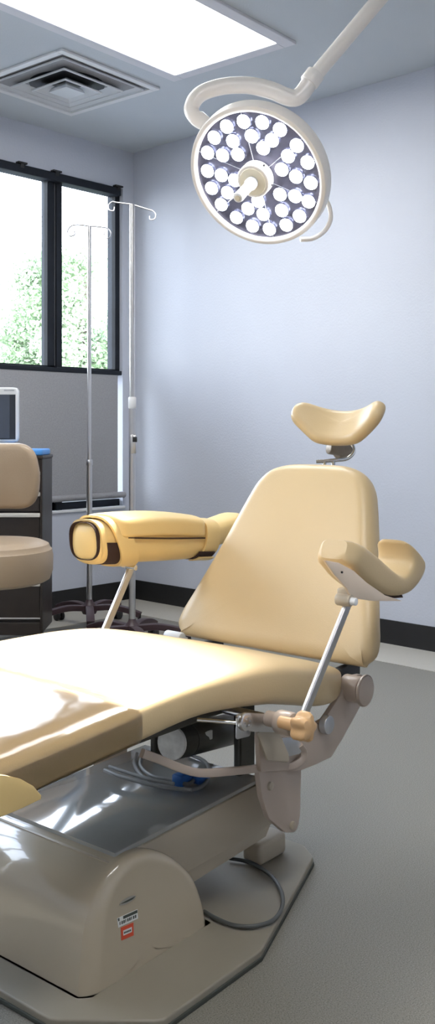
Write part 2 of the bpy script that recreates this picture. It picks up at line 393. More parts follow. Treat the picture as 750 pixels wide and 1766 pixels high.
# ------------------------------------------------------------------ IV stands
CR = HEAD - PI / 2
def iv_stand(loc, label, a0, ch, kind):
    t = thing('iv_stand', label, 'iv stand', (loc.x, loc.y, 0), CR, 'iv stands by the window')
    bm = NB()
    lathe(bm, [(.0, .075), (.035, .075), (.042, .09), (.038, .12), (.022, .135), (.016, .15), (0, .15)], seg=20); obj('hub', bm, MAROON, t)
    for k in range(5):
        a = a0 + 2 * PI * k / 5; c, s = math.cos(a), math.sin(a)
        P = smooth_path([(c * .02, s * .02, .105), (c * .12, s * .12, .112), (c * .21, s * .21, .098), (c * .275, s * .275, .075)], 4)
        bm = NB(); tube(bm, P, [.024 - .0006 * i for i in range(len(P))], 10, flat=(.042, .03, (-s, c, 0))); lg = obj('leg', bm, MAROON, t)
        bm = NB(); q = Vector((c * .27, s * .27, .026)); n = Vector((-s, c, 0))
        for e in (-1, 1): cyl(bm, q + n * (e * .006), q + n * (e * .022), .026, 18, bev=.004)
        box(bm, (q.x - .008, q.y - .008, .03), (q.x + .008, q.y + .008, .085), .003)
        obj('caster', bm, DARK, lg)
    bm = NB(); cyl(bm, (0, 0, .11), (0, 0, ch['z1']), .0155, 20); obj('lower_pole', bm, STEEL, t)
    bm = NB(); cyl(bm, (0, 0, ch['z1']), (0, 0, ch['top']), .0105 if kind else .013, 20); obj('upper_pole', bm, STEEL, t)
    bm = NB(); lathe(bm, [(0, 0), (.017, 0), (.019, .006), (.019, ch['cl'] - .006), (.017, ch['cl']), (0, ch['cl'])], Matrix.Translation((0, 0, ch['z1'] - ch['cl'] * .5)), 20); obj('height_collar', bm, WHITEP if not kind else STEEL, t)
    if not kind:
        bm = NB(); box(bm, (-.006, -.03, .93), (.02, .0, 1.02), .004); obj('clip', bm, STEEL, t)
        bm = NB(); box(bm, (.004, -.032, .985), (.024, -.008, 1.01), .003); obj('latch', bm, DARK, t)
    h = NB(); z = ch['top']
    for sgn, dz in ((-1, ch['dzl']), (1, ch['dzr'])):
        L = ch['L']
        if kind:
            P = [(0, 0, z), (sgn * L * .6, 0, z + .006), (sgn * L * .93, 0, z - .002), (sgn * (L + .01), 0, z - .03), (sgn * (L - .004), 0, z - .052), (sgn * (L - .028), 0, z - .045), (sgn * (L - .024), 0, z - .02)]
        else:
            P = [(0, 0, z), (sgn * L * .8, 0, z + dz * .8), (sgn * L, 0, z + dz), (sgn * (L + .016), -.01, z + dz - .018), (sgn * (L + .012), -.02, z + dz - .042), (sgn * (L - .008), -.02, z + dz - .046), (sgn * (L - .012), -.015, z + dz - .028)]
        P = [(x, y, zz + (dz if kind and abs(x) > .001 else 0)) for x, y, zz in P]
        tube(h, smooth_path(P, 6), .0034, 8)
    obj('hanger_hooks', h, HOOKM, t)
    return t
iv_stand(at(154, VY, 5.09), 'thin chrome iv drip stand in front of the window panes, left of the pair', -.157, dict(z1=.87, top=2.115, cl=.03, L=.105, dzl=0, dzr=-.012), 1)
iv_stand(at(228, VY, 4.57), 'taller looking iv drip stand nearest the wall corner with a white collar', .0, dict(z1=1.17, top=2.108, cl=.055, L=.095, dzl=.012, dzr=-.03), 0)

# ------------------------------------------------------------------ cart, mat, monitor
cl_ = at(-120, VY, 4.55)
t = thing('drawer_cart', 'dark brown drawer cart with pale metal drawer pulls behind the stool', 'cart', (cl_.x, cl_.y, 0), CR)
CW, CDp, CZ0, CZ1 = (73 + 120) / FPX * 4.55, .27, .085, .905
bm = NB()
box(bm, (0, .02, CZ0), (CW, CDp, CZ1), .002)
box(bm, (CW - .012, 0, CZ0 - .01), (CW, .02, CZ1), .003); box(bm, (0, 0, CZ0 - .01), (.05, .02, CZ1), .003)
box(bm, (.05, 0, CZ0 - .01), (CW - .012, .02, CZ0 + .05), .002); box(bm, (.05, 0, CZ1 - .075), (CW - .012, .02, CZ1), .002)
obj('body', bm, BLACKW, t, smooth=False)
bm = NB(); box(bm, (-.006, -.006, CZ1), (CW + .004, CDp + .004, CZ1 + .016), .004); obj('worktop', bm, BLACKW, t, smooth=False)
zz = lambda v: EYE - (v - VY) / FPX * 4.55
edges = [(815, 848), (851, 882), (887, 1000), (1004, 1068)]
for a, b in ((812, 847), (848, 883), (884, 1002), (1003, 1069)):
    z1, z0 = zz(a), zz(b) + .003
    bm = NB(); box(bm, (.053, .002, z0), (CW - .014, .018, z1), .003); dr = obj('drawer', bm, BLACKW, t, smooth=False)
    bm = NB(); box(bm, (.056, -.008, z1 - .022), (CW - .010, .004, z1 - .003), .003); obj('drawer_pull', bm, PULL, dr, smooth=False)
    if b - a > 60:
        bm = NB(); box(bm, (.056, -.002, z0), (CW - .010, .004, z0 + .007), .001); obj('edge_strip', bm, STEEL, dr, smooth=False)
for x in (.05, CW - .05):
    for y in (.05, CDp - .05):
        bm = NB(); cyl(bm, (x - .012, y, .03), (x + .012, y, .03), .03, 20, bev=.004); box(bm, (x - .01, y - .01, .045), (x + .01, y + .01, .09), .002); obj('caster', bm, DARK, t)
bm = NB(); pad(bm, resample(rpoly([(.30, -.004), (CW - .002, -.004), (CW, .24), (.30, .26)], .03), 60), 0, .030, .008, XY, inner=(.9, .5, .1))
tag(obj('cart_mat', bm, BLUET, None, loc=(cl_.x, cl_.y, CZ1 + .016), rotz=CR), 'bright blue mat lying on top of the dark drawer cart', 'mat')
ml = at(-60, VY, 4.72)
t = thing('monitor', 'white framed flat monitor with dark screen standing on the cart', 'monitor', (ml.x, ml.y, CZ1 + .016), CR)
MW = (31 + 60) / FPX * 4.72; mz1 = EYE - (668 - VY) / FPX * 4.72 - CZ1 - .016
bm = NB(); pad(bm, resample(rpoly([(-MW, .06), (MW, .06), (MW, mz1), (-MW, mz1)], .018), 80), 0, .04, .008, XZ(), inner=(.95, .5, .1)); obj('casing', bm, WHITEP, t)
bm = NB(); box(bm, (-MW + .012, -.003, .075), (MW - .012, .003, mz1 - .035), .001); sb_ = obj('screen', bm, SCREENB, t, smooth=False)
bm = NB(); box(bm, (-MW + .04, -.0045, .08), (MW - .04, .001, mz1 - .036), .0005); obj('display', bm, SCREEN, sb_, smooth=False)
bm = NB(); box(bm, (MW - .068, -.0015, mz1 - .017), (MW - .018, .002, mz1 - .011), .0005); obj('maker_mark', bm, ZINC, t, smooth=False)
bm = NB(); box(bm, (-.03, .012, .008), (.03, .035, .09), .004); box(bm, (-.10, -.04, 0), (.10, .10, .012), .004); obj('foot', bm, WHITEP, t, smooth=False)

# ------------------------------------------------------------------ stool
sp = at(-18, VY, 3.7)
t = thing('rolling_stool', 'taupe upholstered round stool with rounded backrest in front of the cart', 'stool', (sp.x, sp.y, 0), CR)
bm = NB(); SR = 108 / FPX * 3.7; zt = .615; sh_ = .155
lathe(bm, [(0, zt - sh_), (SR - .035, zt - sh_), (SR - .012, zt - sh_ + .012), (SR, zt - sh_ + .045), (SR + .001, zt - .055), (SR - .004, zt - .03), (SR - .009, zt - .026), (SR - .016, zt - .010), (SR - .04, zt + .001), (SR - .1, zt + .004), (0, zt + .004)], seg=56)
obj('seat', bm, STOOLV, t)
bm = NB(); hw = 84 / FPX * 3.95; z0, z1 = EYE - (877 - VY) / FPX * 3.95, EYE - (764 - VY) / FPX * 3.95
pad(bm, resample(rpoly([(-hw * .92, z0), (hw * .92, z0), (hw, (z0 + z1) / 2), (hw * .86, z1), (-hw * .86, z1), (-hw, (z0 + z1) / 2)], [.09, .09, .2, .08, .08, .2], 8), 90), 0, .07, .03, lambda u, v, w: Vector((u - .045, .21 + w - .5 * u * u, v)), dome=-.0, bdome=.01)
obj('backrest', bm, STOOLV, t)
bm = NB(); tube(bm, smooth_path([(-.07, .05, zt - sh_ - .01), (-.07, .22, zt - sh_ - .015), (-.07, .30, zt - .05), (-.07, .275, z0 + .05)], 6), .012, 12); obj('back_bar', bm, CHROME, t)
bm = NB(); cyl(bm, (0, 0, .08), (0, 0, zt - sh_ + .005), .026, 20); obj('column', bm, CHROME, t)
for k in range(5):
    a = .3 + 2 * PI * k / 5; c, s = math.cos(a), math.sin(a)
    bm = NB(); tube(bm, smooth_path([(c * .02, s * .02, .11), (c * .15, s * .15, .10), (c * .27, s * .27, .07)], 4), [.024, .023, .022, .021, .02, .019, .018, .017, .016], 10); lg = obj('leg', bm, DARK, t)
    q = Vector((c * .26, s * .26, .026)); n = Vector((-s, c, 0)); bm = NB()
    for e in (-1, 1): cyl(bm, q + n * (e * .006), q + n * (e * .024), .026, 16, bev=.004)
    box(bm, (q.x - .007, q.y - .007, .03), (q.x + .007, q.y + .007, .075), .002); obj('caster', bm, DARK, lg)

# ------------------------------------------------------------------ surgical lamp
LD = 3.1
LC = at(444, 305, LD)
nv = (RGT * -.412 + FWD * -.695 + UP * -.591).normalized()
ex = (RGT * .69 - UP * .69); ex = (ex - nv * ex.dot(nv)).normalized(); ey = nv.cross(ex)
LM = Matrix((ex, ey, nv)).transposed().to_4x4(); LM.translation = LC
LMi = LM.inverted()
t = thing('surgical_lamp', 'large round surgical lamp with many lit lenses hanging on a curved arm', 'surgical lamp')
def onface(u, v, h=0.0):
    r = _ray(u, v); P0 = LC + nv * h; k = (P0 - CAMP).dot(nv) / r.dot(nv); return LMi @ (CAMP + r * k)
RF = 114.7 / FPX * LD
def lamp_lathe(prof, m, name, par, seg=72, off=(0, 0)):
    bm = NB(); lathe(bm, prof, LM @ Matrix.Translation((off[0], off[1], 0)), seg); return obj(name, bm, m, par)
RR = RF + .022
bm = NB(); R = []
prof = [(RF, -.004), (RF, .006), (RF + .004, .011), (RF + .011, .013), (RR - .003, .010), (RR, .002), (RR + .001, -.035), (RR - .005, -.048), (RR - .04, -.06), (RR - .13, -.072), (.04, -.074), (.02, -.03), (RF - .01, -.02)]
for r, z in prof: R.append([LM @ Vector((r * math.cos(2 * PI * k / 96), r * math.sin(2 * PI * k / 96), z)) for k in range(96)])
rings(bm, R, close=True); obj('head_shell', bm, LAMPW, t)
face = lamp_lathe([(0, -.008), (RF + .002, -.008), (RF + .002, -.004), (0, -.004)], FACE, 'lens_panel', t)
leds = [(195, 128), (290, 100), (395, 105), (495, 145), (125, 190), (230, 210), (335, 182), (450, 205), (88, 275), (172, 290), (258, 285), (400, 250), (590, 235), (540, 295), (650, 330), (505, 370), (585, 410), (668, 445), (87, 378), (165, 402), (110, 475), (240, 430), (200, 500), (165, 567), (495, 510), (580, 520), (655, 550), (505, 600), (605, 632), (372, 548), (315, 590), (250, 640), (400, 622), (340, 688), (435, 705), (530, 682)]
for (a, b) in leds:
    p = onface(330 + a / 3.261, 180 + b / 3.261, .008)
    c = lamp_lathe([(0, -.004), (.020, -.004), (.0235, .004), (.0225, .004), (.0180, -.001), (0, -.001)], LEDR, 'led_cup', t, 18, (p.x, p.y))
    lamp_lathe([(0, -.002), (.0190, -.001), (.0215, .003), (.0190, .010), (.013, .015), (0, .017)], LEDM, 'led_lens', c, 18, (p.x, p.y))
# ribs between the six lens groups
bm = NB()
for k in range(6):
    a = math.radians(20 + 60 * k); c, s = math.cos(a), math.sin(a)
    tube(bm, [LM @ Vector((c * .05, s * .05, -.001)), LM @ Vector((c * RF, s * RF, -.001))], .0012, 6)
obj('panel_rib', bm, ZINC, t)
hub = lamp_lathe([(0, -.004), (.052, -.004), (.056, .0), (.056, .034), (.053, .038), (0, .039)], LAMPW, 'hub', t, 40)
CREAMH = mat('cream_hub_cap', (.74, .67, .52), .4, var=.03)
cap_ = lamp_lathe([(0, .038), (.046, .038), (.044, .042), (0, .043)], CREAMH, 'hub_cap', hub, 40)
hd = lamp_lathe([(0, .042), (.020, .042), (.0205, .06), (.0160, .07), (.0160, .12), (.0170, .148), (.0150, .160), (0, .162)], WHITEP, 'sterile_handle', t, 28)
lamp_lathe([(0, .161), (.009, .161), (.008, .164), (0, .1645)], CREAMH, 'handle_tip', hd, 20)
bm = NB()
for k in range(5):
    a = 2 * PI * k / 5 + .4; c, s = math.cos(a) * .0565, math.sin(a) * .0565
    cyl(bm, LM @ Vector((c * .98, s * .98, .016)), LM @ Vector((c * 1.06, s * 1.06, .016)), .003, 10)
obj('hub_screw', bm, DARK, hub)
# yoke: curved arm hugging the top of the head
def L3(u, v, d): return at(u, v, d)
yoke = smooth_path([L3(352, 214, 3.135), L3(338, 204, 3.14), L3(330, 186, 3.145), L3(345, 163, 3.15), L3(380, 150, 3.155), L3(425, 147, 3.16), L3(465, 155, 3.165), L3(492, 166, 3.17), L3(508, 169, 3.175), L3(520, 162, 3.175), L3(534, 142, 3.175), L3(540, 133, 3.175)], 7)
bm = NB(); nY = len(yoke); tube(bm, yoke, [(.0225 + .006 * min(1, i / nY * 1.8)) if i < nY * .5 else .0285 - .003 * ((i / nY) - .5) for i in range(nY)], 20); obj('yoke_arm', bm, LAMPW, t)
bm = NB(); a, b = L3(361, 220, 3.13), L3(341, 202, 3.145); cyl(bm, a, b, .024, 24, bev=.004); obj('yoke_collar', bm, LAMPW, t)
bm = NB(); a, b = L3(532, 144, 3.175), L3(545, 126, 3.175); cyl(bm, a, b, .032, 28, bev=.003); obj('pole_sleeve', bm, LAMPW, t)
d_ = (L3(660, -8, 3.175) - L3(535, 141, 3.175)).normalized(); a = L3(536, 139, 3.175); k = (ZC - a.z) / d_.z; top = a + d_ * k
bm = NB(); cyl(bm, a, top - d_ * .03, .0245, 28, r2=.0262); obj('suspension_pole', bm, LAMPW, t)
bm = NB(); lathe(bm, [(0, -.07), (.05, -.07), (.075, -.05), (.12, -.02), (.13, 0), (0, 0)], Matrix.Translation(top + Vector((0, 0, 0))), 40); obj('ceiling_mount', bm, LAMPW, t)
# positioning handle at the lower right of the rim
loop = smooth_path([L3(560, 340, 3.15), L3(568, 358, 3.14), L3(570, 378, 3.13), L3(560, 398, 3.12), L3(540, 411, 3.11), L3(518, 413, 3.10)], 6)
bm = NB(); tube(bm, loop, [.0075] * len(loop), 12); obj('rim_handle', bm, LAMPW, t)
bm = NB(); P = smooth_path([L3(540, 262, 3.16), L3(553, 290, 3.155), L3(561, 320, 3.15), L3(563, 345, 3.148)], 5); tube(bm, P, [.012 - .0003 * i for i in range(len(P))], 12); obj('handle_mount', bm, LAMPW, t)
sd = bpy.data.lights.new('surgical_beam', 'SPOT'); sd.energy = SPOT_W; sd.spot_size = math.radians(58); sd.spot_blend = .8; sd.shadow_soft_size = .15; sd.color = (1, .95, .86)
so = bpy.data.objects.new('surgical_beam', sd); col.objects.link(so); so.parent = t; so.matrix_local = LM @ Matrix.Translation((0, 0, .175)) @ Matrix.Rotation(PI, 4, 'X')

# ------------------------------------------------------------------ procedure chair
ch = thing('procedure_chair', 'tan vinyl medical procedure chair on a beige pedestal base', 'procedure chair', CH0, CH_ROT)
# base plate
pl = [(-.479, -.205), (-.36, -.357), (-.069, -.355), (.345, -.205), (.385, -.15), (.385, .15), (.345, .205), (-.069, .355), (-.36, .357), (-.479, .205)]
bm = NB(); pad(bm, resample(rpoly(pl, .02, 4), 160), .006, .022, .004, XY, inner=(.9, .5, .1)); obj('base_plate', bm, PLATE, ch)
bm = NB(); pad(bm, resample(rpoly([(x * 1.006, y * 1.008) for x, y in pl], .02, 4), 160), 0, .009, .002, XY, inner=(.9, .5, .1)); obj('plate_gasket', bm, GASKET, ch)
# pedestal shell
prof = [(-.430, -.12), (-.428, -.05), (-.425, .022), (-.418, .10), (-.402, .165), (-.365, .212), (-.31, .236), (-.25, .236), (-.20, .218), (-.15, .185), (-.10, .135), (-.070, .075), (-.057, .022), (-.050, -.05), (-.048, -.12)]
pp = [Vector(p) for p in prof]; ps = []
for i in range(len(pp) - 1):
    p0 = pp[i - 1] if i else pp[0]; p3 = pp[i + 2] if i + 2 < len(pp) else pp[-1]
    for k in range(6):
        q = k / 6; ps.append(.5 * ((2 * pp[i]) + (pp[i + 1] - p0) * q + (2 * p0 - 5 * pp[i] + 4 * pp[i + 1] - p3) * q * q + (3 * pp[i] - p0 - 3 * pp[i + 1] + p3) * q ** 3))
ps.append(pp[-1]); ps = ps + [Vector((-.048 - .382 * k / 14, -.12)) for k in range(1, 14)]
def shell_f(u, v, w):      # softens the front upright corner in plan
    k = max(0, (abs(w) - .13) / .08); pull = .035 * k * k * max(0, min(1, (-.25 - u) / .15))
    return Vector((u + pull, w, max(v, .0222)))
bm = NB(); pad(bm, ps, -.212, .212, .020, shell_f, n=6, inner=(.97, .9, .7, .4, .15)); obj('pedestal_shell', bm, SHELL, ch)
# lift beam
bm = NB(); prism(bm, [(-.32, .13), (.215, .138), (.185, .247), (-.32, .232)], XZ(), -.186, .186, .006); beam = obj('lift_beam', bm, PAINT, ch)
bm = NB(); prism(bm, [(-.30, .09), (.19, .112), (.215, .141), (-.30, .135)], XZ(), -.178, .178, .004); obj('beam_underside', bm, PAINT, beam)
bm = NB(); prism(bm, [(-.302, .232), (.165, .246), (.165, .256), (-.302, .244)], XZ(), -.183, .183, .004); obj('top_cover', bm, GLOSS, beam)['label'] = 'glossy grey cover plate on the lift beam'
# rear foot block
bm = NB(); q = lev(456, 1478, .022)
box(bm, (q.x - .055, q.y - .028, .022), (q.x + .055, q.y + .028, .075), .012, 3); obj('rear_block', bm, PAINT, ch)
# cables
bm = NB(); P = [lev(u, v, .030) for u, v in ((352, 1572), (375, 1585), (405, 1596), (440, 1597), (472, 1586), (487, 1562), (484, 1535), (465, 1508), (430, 1487), (395, 1480))]
tube(bm, smooth_path(P, 6), .0045, 10); obj('floor_cable', bm, CABLED, ch)
cab = []
for pts in (((236, 1300), (232, 1318), (245, 1338), (275, 1352), (315, 1362), (345, 1358), (360, 1340), (355, 1315), (325, 1300)),
            ((244, 1305), (243, 1322), (262, 1338), (295, 1346), (325, 1352), (340, 1338)),
            ((180, 1328), (205, 1338), (240, 1348), (285, 1358), (330, 1362)),
            ((188, 1322), (215, 1331), (255, 1343), (300, 1352))):
    bm = NB(); z = .262 + .004 * len(cab); tube(bm, smooth_path([lev(u, v, z) for u, v in pts], 6), .0042, 10); cab.append(obj('coiled_cable', bm, CABLE, ch))
bm = NB(); q = lev(318, 1342, .27)
box(bm, (q.x - .028, q.y - .014, .258), (q.x + .02, q.y + .014, .284), .004); box(bm, (q.x + .01, q.y - .034, .258), (q.x + .05, q.y - .006, .28), .004); obj('plug', bm, BLUE, ch)['label'] = 'blue cable connector'
# motor
a, b = lat(298, 1281, -.10), lat(425, 1262, -.10)
b.y = -.06; d_ = (b - a).normalized()
bm = NB(); cyl(bm, a, b, .036, 32, bev=.003); cyl(bm, a + d_ * .05, a + d_ * .053, .0372, 32); mo = obj('actuator_motor', bm, MOTOR, ch)
bm = NB(); cyl(bm, a - d_ * .008, a + d_ * .002, .0355, 32, bev=.003); obj('motor_cap', bm, MOTORW, mo)['label'] = 'pale cast end of the motor'
bm = NB(); q = a + d_ * .1 + Vector((0, -.033, .008)); box(bm, (q.x - .012, q.y - .003, q.z - .008), (q.x + .012, q.y + .003, q.z + .012), .001); obj('motor_label', bm, STICK, mo)
# seat frame pan and side rails
bm = NB(); box(bm, (-.55, -.20, .44), (.18, .20, .475), .006)
for y in (-.13, .13): box(bm, (.14, y - .010, .25), (.20, y + .010, .45), .006)
obj('seat_pan', bm, MOTOR, ch, smooth=False)  # pan and posts coloured dark for the shaded void behind the motor
def yplate(name, pix, y, th, m, bev=.002, rad=.006, par=None):
    pts = [(lat(u, v, y).x, lat(u, v, y).z) for u, v in pix]
    bm = NB(); prism(bm, rpoly(pts, rad, 4), XZ(), y, y + th, bev); return obj(name, bm, m, par or ch)
for sgn in (-1, 1):
    yy = -.275
    def Pm(pix, y=yy): return [(lat(u, v, y).x, lat(u, v, y).z) for u, v in pix]
    bm = NB(); prism(bm, rpoly(Pm([(446, 1325), (520, 1322), (518, 1405), (513, 1436), (492, 1436), (464, 1412), (452, 1375)]), [.004, .004, .01, .02, .02, .03, .02], 5), lambda u, v, w: Vector((u, sgn * -w, v)), yy, yy + .014, .002)
    lo = obj('lower_bracket', bm, BRACK, ch)
    bm = NB()
    for u, v in ((465, 1355), (503, 1423)):
        p = lat(u, v, yy); cyl(bm, (p.x, sgn * .273, p.z), (p.x, sgn * .281, p.z), .009, 14, bev=.002)
    obj('bolt', bm, PAINT, lo)
    bm = NB(); prism(bm, rpoly(Pm([(446, 1262), (520, 1262), (560, 1240), (590, 1195), (598, 1168), (626, 1162), (634, 1195), (612, 1235), (590, 1275), (572, 1306), (545, 1318), (520, 1328), (450, 1332)], -.285), [.01, .01, .02, .02, .02, .02, .02, .02, .02, .02, .01, .01, .01], 5), lambda u, v, w: Vector((u, sgn * -w, v)), -.285, -.272, .002)
    obj('pivot_arm', bm, BRACK, ch)
    p = lat(613, 1188, -.30)
    bm = NB(); cyl(bm, (p.x, sgn * .27, p.z), (p.x, sgn * .318, p.z), .031, 32, bev=.004); cyl(bm, (p.x, sgn * .318, p.z), (p.x, sgn * .333, p.z), .037, 36, bev=.010); obj('pivot_cap', bm, BRACK, ch)
# bar of the seat frame curling at its end
bm = NB(); P = [lat(u, v, -.27) for u, v in ((245, 1299), (270, 1308), (318, 1327), (350, 1333), (400, 1330), (455, 1324), (485, 1322))]
P = smooth_path(P, 5) ; P2 = smooth_path([P[-1], lat(505, 1320, -.288), lat(520, 1310, -.295), lat(523, 1296, -.298), lat(516, 1286, -.298)], 5)
tube(bm, P + P2[1:], .008, 16, flat=(.016, .010, (0, 0, 1))); obj('side_rail', bm, BRACK, ch)
# clamp for the near armrest
yplate('slide_plate', [(410, 1234), (430, 1230), (495, 1233), (520, 1236), (520, 1262), (478, 1263), (435, 1262), (412, 1254)], -.325, .008, STEEL)
yplate('support_plate', [(443, 1262), (482, 1262), (498, 1300), (500, 1316), (462, 1312)], -.318, .006, PAINT)
yplate('hinge_plate', [(486, 1272), (510, 1272), (525, 1288), (518, 1300), (500, 1305), (488, 1300)], -.30, .004, ZINC)
yplate('rear_plate', [(408, 1250), (435, 1250), (432, 1270), (408, 1276)], -.30, .004, ZINC)
bm = NB(); p = lat(424, 1245, -.33); cyl(bm, (p.x, -.334, p.z), (p.x, -.322, p.z), .018, 28, bev=.003)
for k in range(6): cyl(bm, (p.x + .008 * math.cos(k * PI / 3), -.337, p.z + .008 * math.sin(k * PI / 3)), (p.x + .008 * math.cos(k * PI / 3), -.332, p.z + .008 * math.sin(k * PI / 3)), .002, 8)
obj('pivot_disc', bm, STEEL, ch)
bm = NB(); p = lat(565, 1250, -.30); cyl(bm, (p.x, -.306, p.z), (p.x, -.288, p.z), .021, 28, bev=.003); obj('rear_disc', bm, ZINC, ch)
bm = NB(); a = lat(340, 1241, -.25); b = lat(412, 1247, -.318); tube(bm, [a, b], .004, 10); obj('link_rod', bm, CHROME, ch)
bm = NB(); p = lat(484, 1245, -.36); cyl(bm, (p.x, -.392, p.z), (p.x, -.352, p.z), .024, 28, bev=.006); cyl(bm, (p.x + .004, -.352, p.z), (p.x + .004, -.325, p.z), .016, 20); obj('clamp_ring', bm, BRACK, ch)
p = lat(523, 1254, -.43); bm = NB(); R = []
for r, y in ((.001, -.045), (.010, -.045), (.020, -.041), (.024, -.034), (.0245, -.016), (.021, -.009), (.012, -.006), (.011, .03), (.001, .03)):
    R.append([Vector((p.x + math.cos(2 * PI * k / 48) * r * (1 + (.16 * math.cos(5 * 2 * PI * k / 48) if r > .013 else 0)) * 1.05, p.y + y + .025, p.z + math.sin(2 * PI * k / 48) * r * (1 + (.16 * math.cos(5 * 2 * PI * k / 48) if r > .013 else 0)) * 1.1)) for k in range(48)])
rings(bm, R); obj('clamp_knob', bm, CREAMK, ch)['label'] = 'amber lobed clamp knob'
def spline(tab, x):
    if x <= tab[0][0]: return tab[0][1]
    if x >= tab[-1][0]: return tab[-1][1]
    for i in range(len(tab) - 1):
        if tab[i][0] <= x <= tab[i + 1][0]:
            x1, y1 = tab[i]; x2, y2 = tab[i + 1]; h = x2 - x1; q = (x - x1) / h
            m1 = ((y2 - tab[i - 1][1]) / (x2 - tab[i - 1][0]) if i else (y2 - y1) / h) * h
            m2 = ((tab[i + 2][1] - y1) / (tab[i + 2][0] - x1) if i + 2 < len(tab) else (y2 - y1) / h) * h
            return y1 * (2 * q ** 3 - 3 * q * q + 1) + m1 * (q ** 3 - 2 * q * q + q) + y2 * (-2 * q ** 3 + 3 * q * q) + m2 * (q ** 3 - q * q)
# seat cushion
ZT = [(-1.15, .50), (-.9, .522), (-.67, .542), (-.55, .549), (-.38, .560), (-.19, .567), (.05, .556), (.2, .525), (.30, .498), (.37, .480), (.42, .462)]
ZB = [(-1.15, .43), (-.9, .448), (-.67, .462), (-.54, .473), (-.36, .485), (-.19, .493), (.03, .464), (.15, .436), (.255, .410), (.33, .405), (.42, .425)]
HW = [(-1.15, .26), (-1.05, .305), (-.9, .31), (.15, .31), (.25, .305), (.32, .29), (.38, .26), (.42, .20)]
def seat_ring(x, e=0.0, n=44):
    zt, zb, hw = spline(ZT, x) + e, spline(ZB, x) - e, spline(HW, x) + e
    out = []; zc = (zt + zb) / 2; hz = (zt - zb) / 2
    for k in range(n):
        a = 2 * PI * k / n; c, s = math.cos(a), math.sin(a)
        y = hw * math.copysign(abs(c) ** .22, c); z = zc + hz * math.copysign(abs(s) ** .42, s)
        out.append(Vector((x, y, z + (.004 * (1 - (y / hw) ** 2) if s > 0 else 0))))
    return out
bm = NB(); xs = [-1.15, -1.145, -1.13, -1.1] + [-1.06 + .03 * k for k in range(47)] + [.355, .375, .395, .41, .42]; R = []
for x in xs:
    r = seat_ring(x)
    sc_ = 1
    if x < -1.12: sc_ = .55 + .45 * ((x + 1.15) / .03) ** .5
    if x > .37: sc_ = max(.25, 1 - ((x - .37) / .05) ** 2.2 * .75)
    c = sum(r, Vector()) / len(r); R.append([Vector((p.x, p.y if sc_ > .99 else c.y + (p.y - c.y) * (sc_ * .3 + .7), c.z + (p.z - c.z) * sc_)) for p in r])
rings(bm, R); seat = obj('seat_cushion', bm, VINYL, ch)
# clear vinyl sleeve over the foot end
bm = NB(); R = [seat_ring(-.362, .0012)] + [seat_ring(x, .0035) for x in [-.366 - .03 * k for k in range(26)]]
rings(bm, R, False, False); obj('clear_cover', bm, PLASTIC, seat)['label'] = 'clear glossy protective sleeve over the foot end'
bm = NB(); q0 = lat(0, 1408, -.315); o = []
for u, v in ((-60, 1430), (-60, 1336), (-20, 1334), (10, 1337), (35, 1343), (56, 1355), (70, 1371), (69, 1378), (38, 1393), (3, 1407)): o.append((lat(u, v, -.315).x, lat(u, v, -.315).z))
prism(bm, o, XZ(), -.3175, -.300, .0015); obj('side_flap', bm, VINYL_Y, seat)['label'] = 'yellowish rounded flap at the foot end'
# backrest
KB = .5; cb = 1 / math.sqrt(1 + KB * KB); bu = Vector((KB * cb, 0, cb)); bn = Vector((-cb, 0, KB * cb))
B0 = Vector((.425, 0, .478))
half = [(.0, .25), (.006, .290), (.03, .314), (.07, .312), (.12, .296), (.24, .258), (.36, .224), (.43, .203), (.475, .186), (.510, .158), (.529, .118), (.537, .06)]
o = [(h, s) for s, h in half] ; o = o + [(-h, s) for s, h in half[::-1]]
o = [(p.x, p.y) for p in smooth_path([Vector((a, b, 0)) for a, b in o], 5, True)]
bm = NB(); pad(bm, resample(o, 150), -.085, 0, .036, lambda u, v, w: B0 + Vector((0, u + .006, 0)) + bu * v + bn * (w * (.5 + .5 * min(1, v / .3))), dome=.006, n=7, inner=(.97, .9, .75, .5, .25)); obj('backrest', bm, VINYL, ch)
bm = NB(); prism(bm, [(-.2, .03), (.2, .03), (.16, .44), (-.16, .44)], lambda u, v, w: B0 + Vector((0, u, 0)) + bu * v + bn * w, -.105, -.084, .003)
for s_ in (-.22, .22): box(bm, (.43, s_ - .012, .40), (.52, s_ + .012, .46), .006)
obj('back_panel', bm, DARK, ch)
bm = NB(); p = lat(303, 1099, .30); cyl(bm, (p.x, .275, p.z), (p.x, .335, p.z), .016, 24, bev=.004); obj('hinge_cap', bm, WHITEP, ch)
# headrest
hn = Vector((-.80, 0, .60)).normalized(); hu = Vector((.60, 0, .80)).normalized()
H0 = Vector((.775, -.012, 1.064))
def hf(u, v, w):
    c = 3.3; lift = c * u * u * (1 if abs(u) < .11 else 1); tilt = 2 * c * u; k = 1 / math.sqrt(1 + tilt * tilt)
    return H0 + Vector((0, 1, 0)) * (u - w * tilt * k) + hn * (lift + w * k) + hu * v
o = rpoly([(-.134, .054), (-.134, -.012), (-.062, -.062), (.062, -.062), (.134, -.012), (.134, .054), (.04, .052), (-.04, .052)], [.036, .04, .04, .04, .04, .036, .05, .05], 6)
bm = NB(); pad(bm, resample(o, 120), -.040, 0, .018, hf, n=6, inner=(.97, .9, .75, .5, .25)); hr = obj('headrest', bm, VINYL, ch)
bm = NB(); a = lat(575, 770, 0.0); 
hp = Vector((.80, 0, 1.0))
tube(bm, smooth_path([at(545, 796, 2.86) * 1, at(575, 794, 2.86), at(598, 791, 2.87), at(610, 780, 2.875), at(607, 768, 2.88), at(596, 764, 2.88), at(584, 766, 2.88)], 6), .0058, 12)
for v in bm.verts: v.co = _loc(v.co)
obj('headrest_rod', bm, CHROME, ch)
